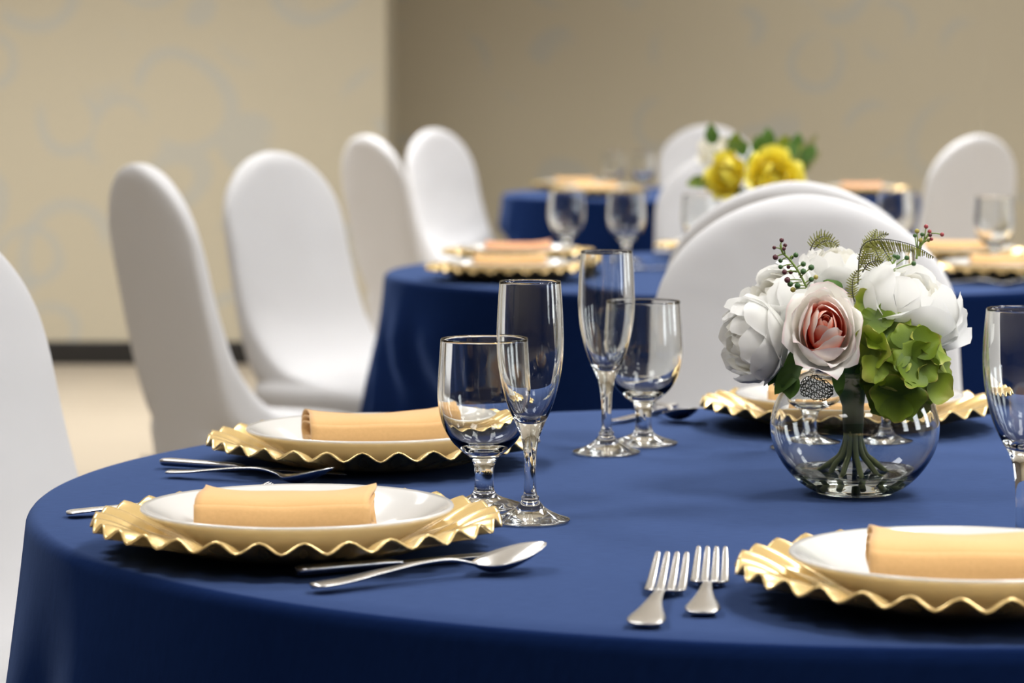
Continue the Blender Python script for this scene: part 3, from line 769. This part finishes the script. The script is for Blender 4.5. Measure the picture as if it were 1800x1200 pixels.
# leaves under the blooms
def leaf(px, py, d, ax_dir, nrm, L, W, bend=.25, m=M_leaf, seed=0):
    y = Vector(ax_dir).normalized(); z = Vector(nrm); z = (z-y*z.dot(y)).normalized(); x = y.cross(z)
    q = Matrix((x, y, z)).transposed().to_quaternion()
    obj('leaf', leaf_mesh(L, W, bend, m, seed=seed), B, R_(px, py, d), q)
leaf(1388, 632, 2.69, (-.75, -.2, -.65), (-.4, -.8, .5), .030, .019, .25, seed=1)
leaf(1405, 612, 2.68, (-.25, -.3, -.9), (-.2, -1, .2), .027, .018, .1, seed=2)
leaf(1405, 640, 2.67, (-.65, -.3, -.6), (0, -.8, .6), .034, .018, .3, seed=3)
leaf(1470, 640, 2.655, (.1, -.2, -.95), (.1, -1, .1), .030, .012, .1, seed=4)
leaf(1483, 520, 2.70, (-.55, -.4, .55), (.2, -.7, .7), .026, .017, .2, seed=5)
leaf(1372, 640, 2.70, (.2, -.2, -.9), (-.4, -1, .1), .030, .020, .2, seed=6)
leaf(1510, 640, 2.69, (.4, -.2, -.6), (0, -1, .3), .034, .024, .2, seed=7)
leaf(1545, 615, 2.70, (.3, .2, .6), (0, -1, .3), .040, .034, .1, seed=8)
# skeleton leaf: a net of fine black veins
parts = []
c0 = R_(1384, 668, 2.655)
def sk(u, vv):  # u 0..1 along, v -1..1 across
    wd = .013*sin(PI*(.1+.85*u))**.6
    return c0+Vector((.012+.029*u, -.004*u, -.007+.002*sin(5*u)-.004*u+vv*wd*.85+.004*u*u))
for k in range(9):
    vv = -1+2*k/8
    parts.append(tube([sk(u/10, vv*.95+.22*sin(u*1.9+k)*(1 if k % 2 else -1)*.5) for u in range(11)], .00045, 4))
for k in range(13):
    u = k/12; parts.append(tube([sk(min(1, max(0, u+.03*sin(q*2+k))), -1+q/4) for q in range(9)], .00045, 4))
v, f = merge(parts); o = obj('skeleton_leaf', new_mesh('skeleton_leaf', v, f, M_lace), B); o['label'] = 'dark lacy skeleton leaf'
leaf(1392, 655, 2.665, (-.1, -.1, -1), (-.3, -1, .2), .024, .018, .1, M_leaf, seed=11)
# ferns
def fern(pts, leaf_, side, both=True, seed=0, step=.0022):
    obj('fern_frond', fern_mesh([R_(*p) for p in pts], leaf_, side, both, seed=seed, step=step), B)
fern([(1508, 500, 2.66), (1511, 450, 2.655), (1520, 428, 2.655), (1545, 420, 2.655), (1580, 424, 2.65), (1612, 434, 2.65), (1642, 452, 2.645)], .0150, (0, 0, -1), False, 1)
fern([(1512, 470, 2.66), (1522, 445, 2.66), (1532, 420, 2.665), (1541, 403, 2.67)], .0085, (1, 0, 0), True, 2)
fern([(1514, 440, 2.665), (1532, 425, 2.665), (1552, 412, 2.67), (1562, 412, 2.67)], .0065, (0, 0, 1), True, 3)
fern([(1548, 424, 2.66), (1556, 442, 2.655), (1566, 458, 2.65)], .0075, (1, 0, 0), True, 4)
fern([(1516, 478, 2.66), (1528, 462, 2.655), (1546, 458, 2.65), (1552, 462, 2.65)], .0070, (0, 0, 1), True, 5)
fern([(1533, 428, 2.66), (1542, 446, 2.655), (1549, 462, 2.65)], .0065, (1, 0, 0), True, 7)
fern([(1502, 530, 2.65), (1498, 508, 2.65), (1500, 488, 2.65), (1508, 474, 2.65)], .0065, (1, 0, 0), True, 6)
fern([(1424, 440, 2.74), (1432, 424, 2.74), (1448, 415, 2.74), (1462, 417, 2.74)], .0085, (0, 0, -1), True, 8)
fern([(1430, 438, 2.74), (1446, 425, 2.74), (1462, 424, 2.74), (1474, 434, 2.74)], .0080, (0, 0, 1), True, 9)
# berry sprigs
def sprig(name, main, twigs, r0, label=None, stem=M_bstem):
    root = R_(*main[0]); pts = [R_(*p)-root for p in main]
    parts = [tube(bez(pts, 5), .0010, 6)]
    o = None; bs = []
    for (ax, ay, bx, by, dd, col, r) in twigs:
        a = R_(ax, ay, main[0][2])-root; b = R_(bx, by, main[0][2]+dd)-root
        mid = (a+b)/2+Vector((0, -.0008, .0006)); parts.append(tube([a, mid, b], .0006, 5)); bs.append((b, col, r))
    v, f = merge(parts); o = obj(name, new_mesh(name, v, f, stem), B, root)
    for b, col, r in bs:
        q = obj('berry', BM[col], o, b); q.scale = (r, r, r)
    if label: o['label'] = label
sprig('berry_sprig', [(1418, 505, 2.63), (1404, 478, 2.63), (1388, 456, 2.63), (1376, 444, 2.63), (1372, 430, 2.63)], [
  (1372, 432, 1374, 422, 0, 'p', .0021), (1374, 438, 1361, 435, 0, 'p', .0018), (1376, 442, 1380, 431, .002, 'p', .0019), (1378, 446, 1363, 452, -.002, 'p', .0026), (1380, 447, 1378, 437, -.003, 'p', .0018),
  (1384, 452, 1372, 458, .002, 'g', .0021), (1386, 455, 1399, 448, 0, 'g', .0024), (1390, 460, 1392, 452, .003, 'g', .0018), (1392, 464, 1372, 469, 0, 'g', .0021), (1396, 468, 1386, 469, .003, 'p', .0019), (1398, 472, 1412, 464, 0, 'g', .0025),
  (1400, 476, 1379, 478, -.002, 'p', .0024), (1401, 478, 1390, 478, .002, 'p', .0021), (1404, 483, 1412, 477, -.003, 'g', .0027), (1406, 488, 1426, 470, 0, 'g', .0028), (1408, 492, 1384, 492, 0, 'p', .0028), (1410, 495, 1389, 499, .001, 'g', .0027),
  (1413, 499, 1426, 491, 0, 'g', .0024), (1415, 502, 1402, 502, -.002, 'g', .0028), (1416, 504, 1434, 487, .002, 'y', .0022), (1417, 506, 1394, 509, .001, 'y', .0025)], 0, 'sprig of dark plum and green berries')
sprig('berry_sprig', [(1611, 455, 2.70), (1614, 440, 2.70), (1625, 422, 2.70), (1634, 410, 2.70)], [
  (1612, 445, 1608, 414, 0, 'g', .0018), (1613, 442, 1612, 406, .001, 'y', .0023), (1618, 432, 1621, 412, 0, 'g', .0020), (1614, 440, 1618, 422, -.002, 'y', .0021), (1624, 424, 1628, 398, 0, 'r', .0021), (1628, 418, 1634, 407, .001, 'r', .0020),
  (1634, 410, 1656, 412, 0, 'r', .0020), (1624, 426, 1637, 420, 0, 'r', .0018), (1626, 420, 1635, 413, -.002, 'p', .0019), (1616, 450, 1617, 434, .002, 'p', .0018), (1622, 428, 1632, 422, .002, 'y', .0018)], 0, 'sprig of red and yellow berries')
sprig('berry_sprig', [(1572, 490, 2.70), (1572, 470, 2.70), (1570, 460, 2.70)], [(1572, 470, 1563, 454, 0, 'g', .0025), (1571, 462, 1578, 452, .001, 'g', .0025), (1572, 468, 1594, 453, .001, 'g', .0024), (1572, 474, 1606, 463, 0, 'g', .0024), (1570, 465, 1572, 450, .004, 'g', .0020)], 0)

# --- the yellow bouquet on the middle table
Y = bpy.data.objects.new('flower_bouquet', None); COL.objects.link(Y); Y.location = V2
tag(Y, 'blurred bouquet of bright yellow roses with leafy sprigs on the middle table', 'bouquet')
def Q_(px, py, d=6.05): return P(px, py, d)-V2
flower('rose', Y, Q_(1272, 306, 5.98), (-.6, -.6, .2), .044, yellow_layers, seed=41)
flower('rose', Y, Q_(1364, 306, 5.96), (.2, -.8, .3), .052, yellow_layers, seed=42)
flower('rose', Y, Q_(1252, 264, 6.08), (-.4, -.5, .6), .034, [(4, .5, .5, .2, 2.4, .05, .03, M_pcream, 1.4, 0), (5, 1.0, .75, .15, 1.8, .2, .03, M_pcream, .95, .5)], seed=43, label='small cream rose')
flower('rose', Y, Q_(1385, 262, 6.05), (.3, -.4, .8), .026, [(5, 1.0, .75, .15, 2.2, .1, .03, M_hyd2, 1.1, .2)], seed=44)
rnd = random.Random(9)
def yleaf(px, py, d, ax, L, W, m, s):
    y = Vector(ax).normalized(); z = Vector((rnd.uniform(-.4, .4), -1, rnd.uniform(0, .6))); z = (z-y*z.dot(y)).normalized(); x = y.cross(z)
    obj('leaf', leaf_mesh(L, W, .15, m, seed=s), Y, Q_(px, py, d), Matrix((x, y, z)).transposed().to_quaternion())
for k, (px, py, ax) in enumerate([(1325, 330, (-.1, 0, 1)), (1322, 300, (.15, 0, 1)), (1335, 275, (-.1, 0, 1)), (1345, 270, (.4, 0, 1)), (1310, 275, (-.5, 0, 1)), (1380, 280, (.6, 0, .8)), (1400, 300, (.6, 0, .8)), (1395, 270, (.3, 0, 1)),
        (1255, 255, (-.2, 0, 1)), (1245, 320, (-1, 0, 0)), (1300, 330, (.2, 0, -1)), (1330, 345, (0, 0, -1)), (1290, 270, (.1, 0, 1)), (1410, 285, (.7, 0, .9)), (1350, 262, (0, 0, 1)), (1330, 320, (.3, -.2, .9))]):
    yleaf(px, py, 5.99+.02*(k % 4), ax, .045, .030, M_leaf if k % 3 else M_hyd, k)
for k, (a, b) in enumerate((((1395, 290), (1437, 236)), ((1400, 310), (1442, 266)), ((1340, 280), (1352, 238)), ((1290, 270), (1275, 240)))):
    pts = [Q_(a[0]+(b[0]-a[0])*t/3, a[1]+(b[1]-a[1])*t/3, 6.05) for t in range(4)]
    obj('fern_frond', fern_mesh(pts, .014, (1, 0, .3), True, seed=k, step=.006), Y)
for k in range(6):
    a = 2*PI*k/6; v, f = tube([(0.006*cos(a), .006*sin(a), .17), (.006*cos(a), .006*sin(a), .07), (.02*cos(a), .02*sin(a), .03), (.030*cos(a), .030*sin(a), .012)], .003, 8)
    obj('stem', new_mesh('stem', v, f, M_stem), Y)
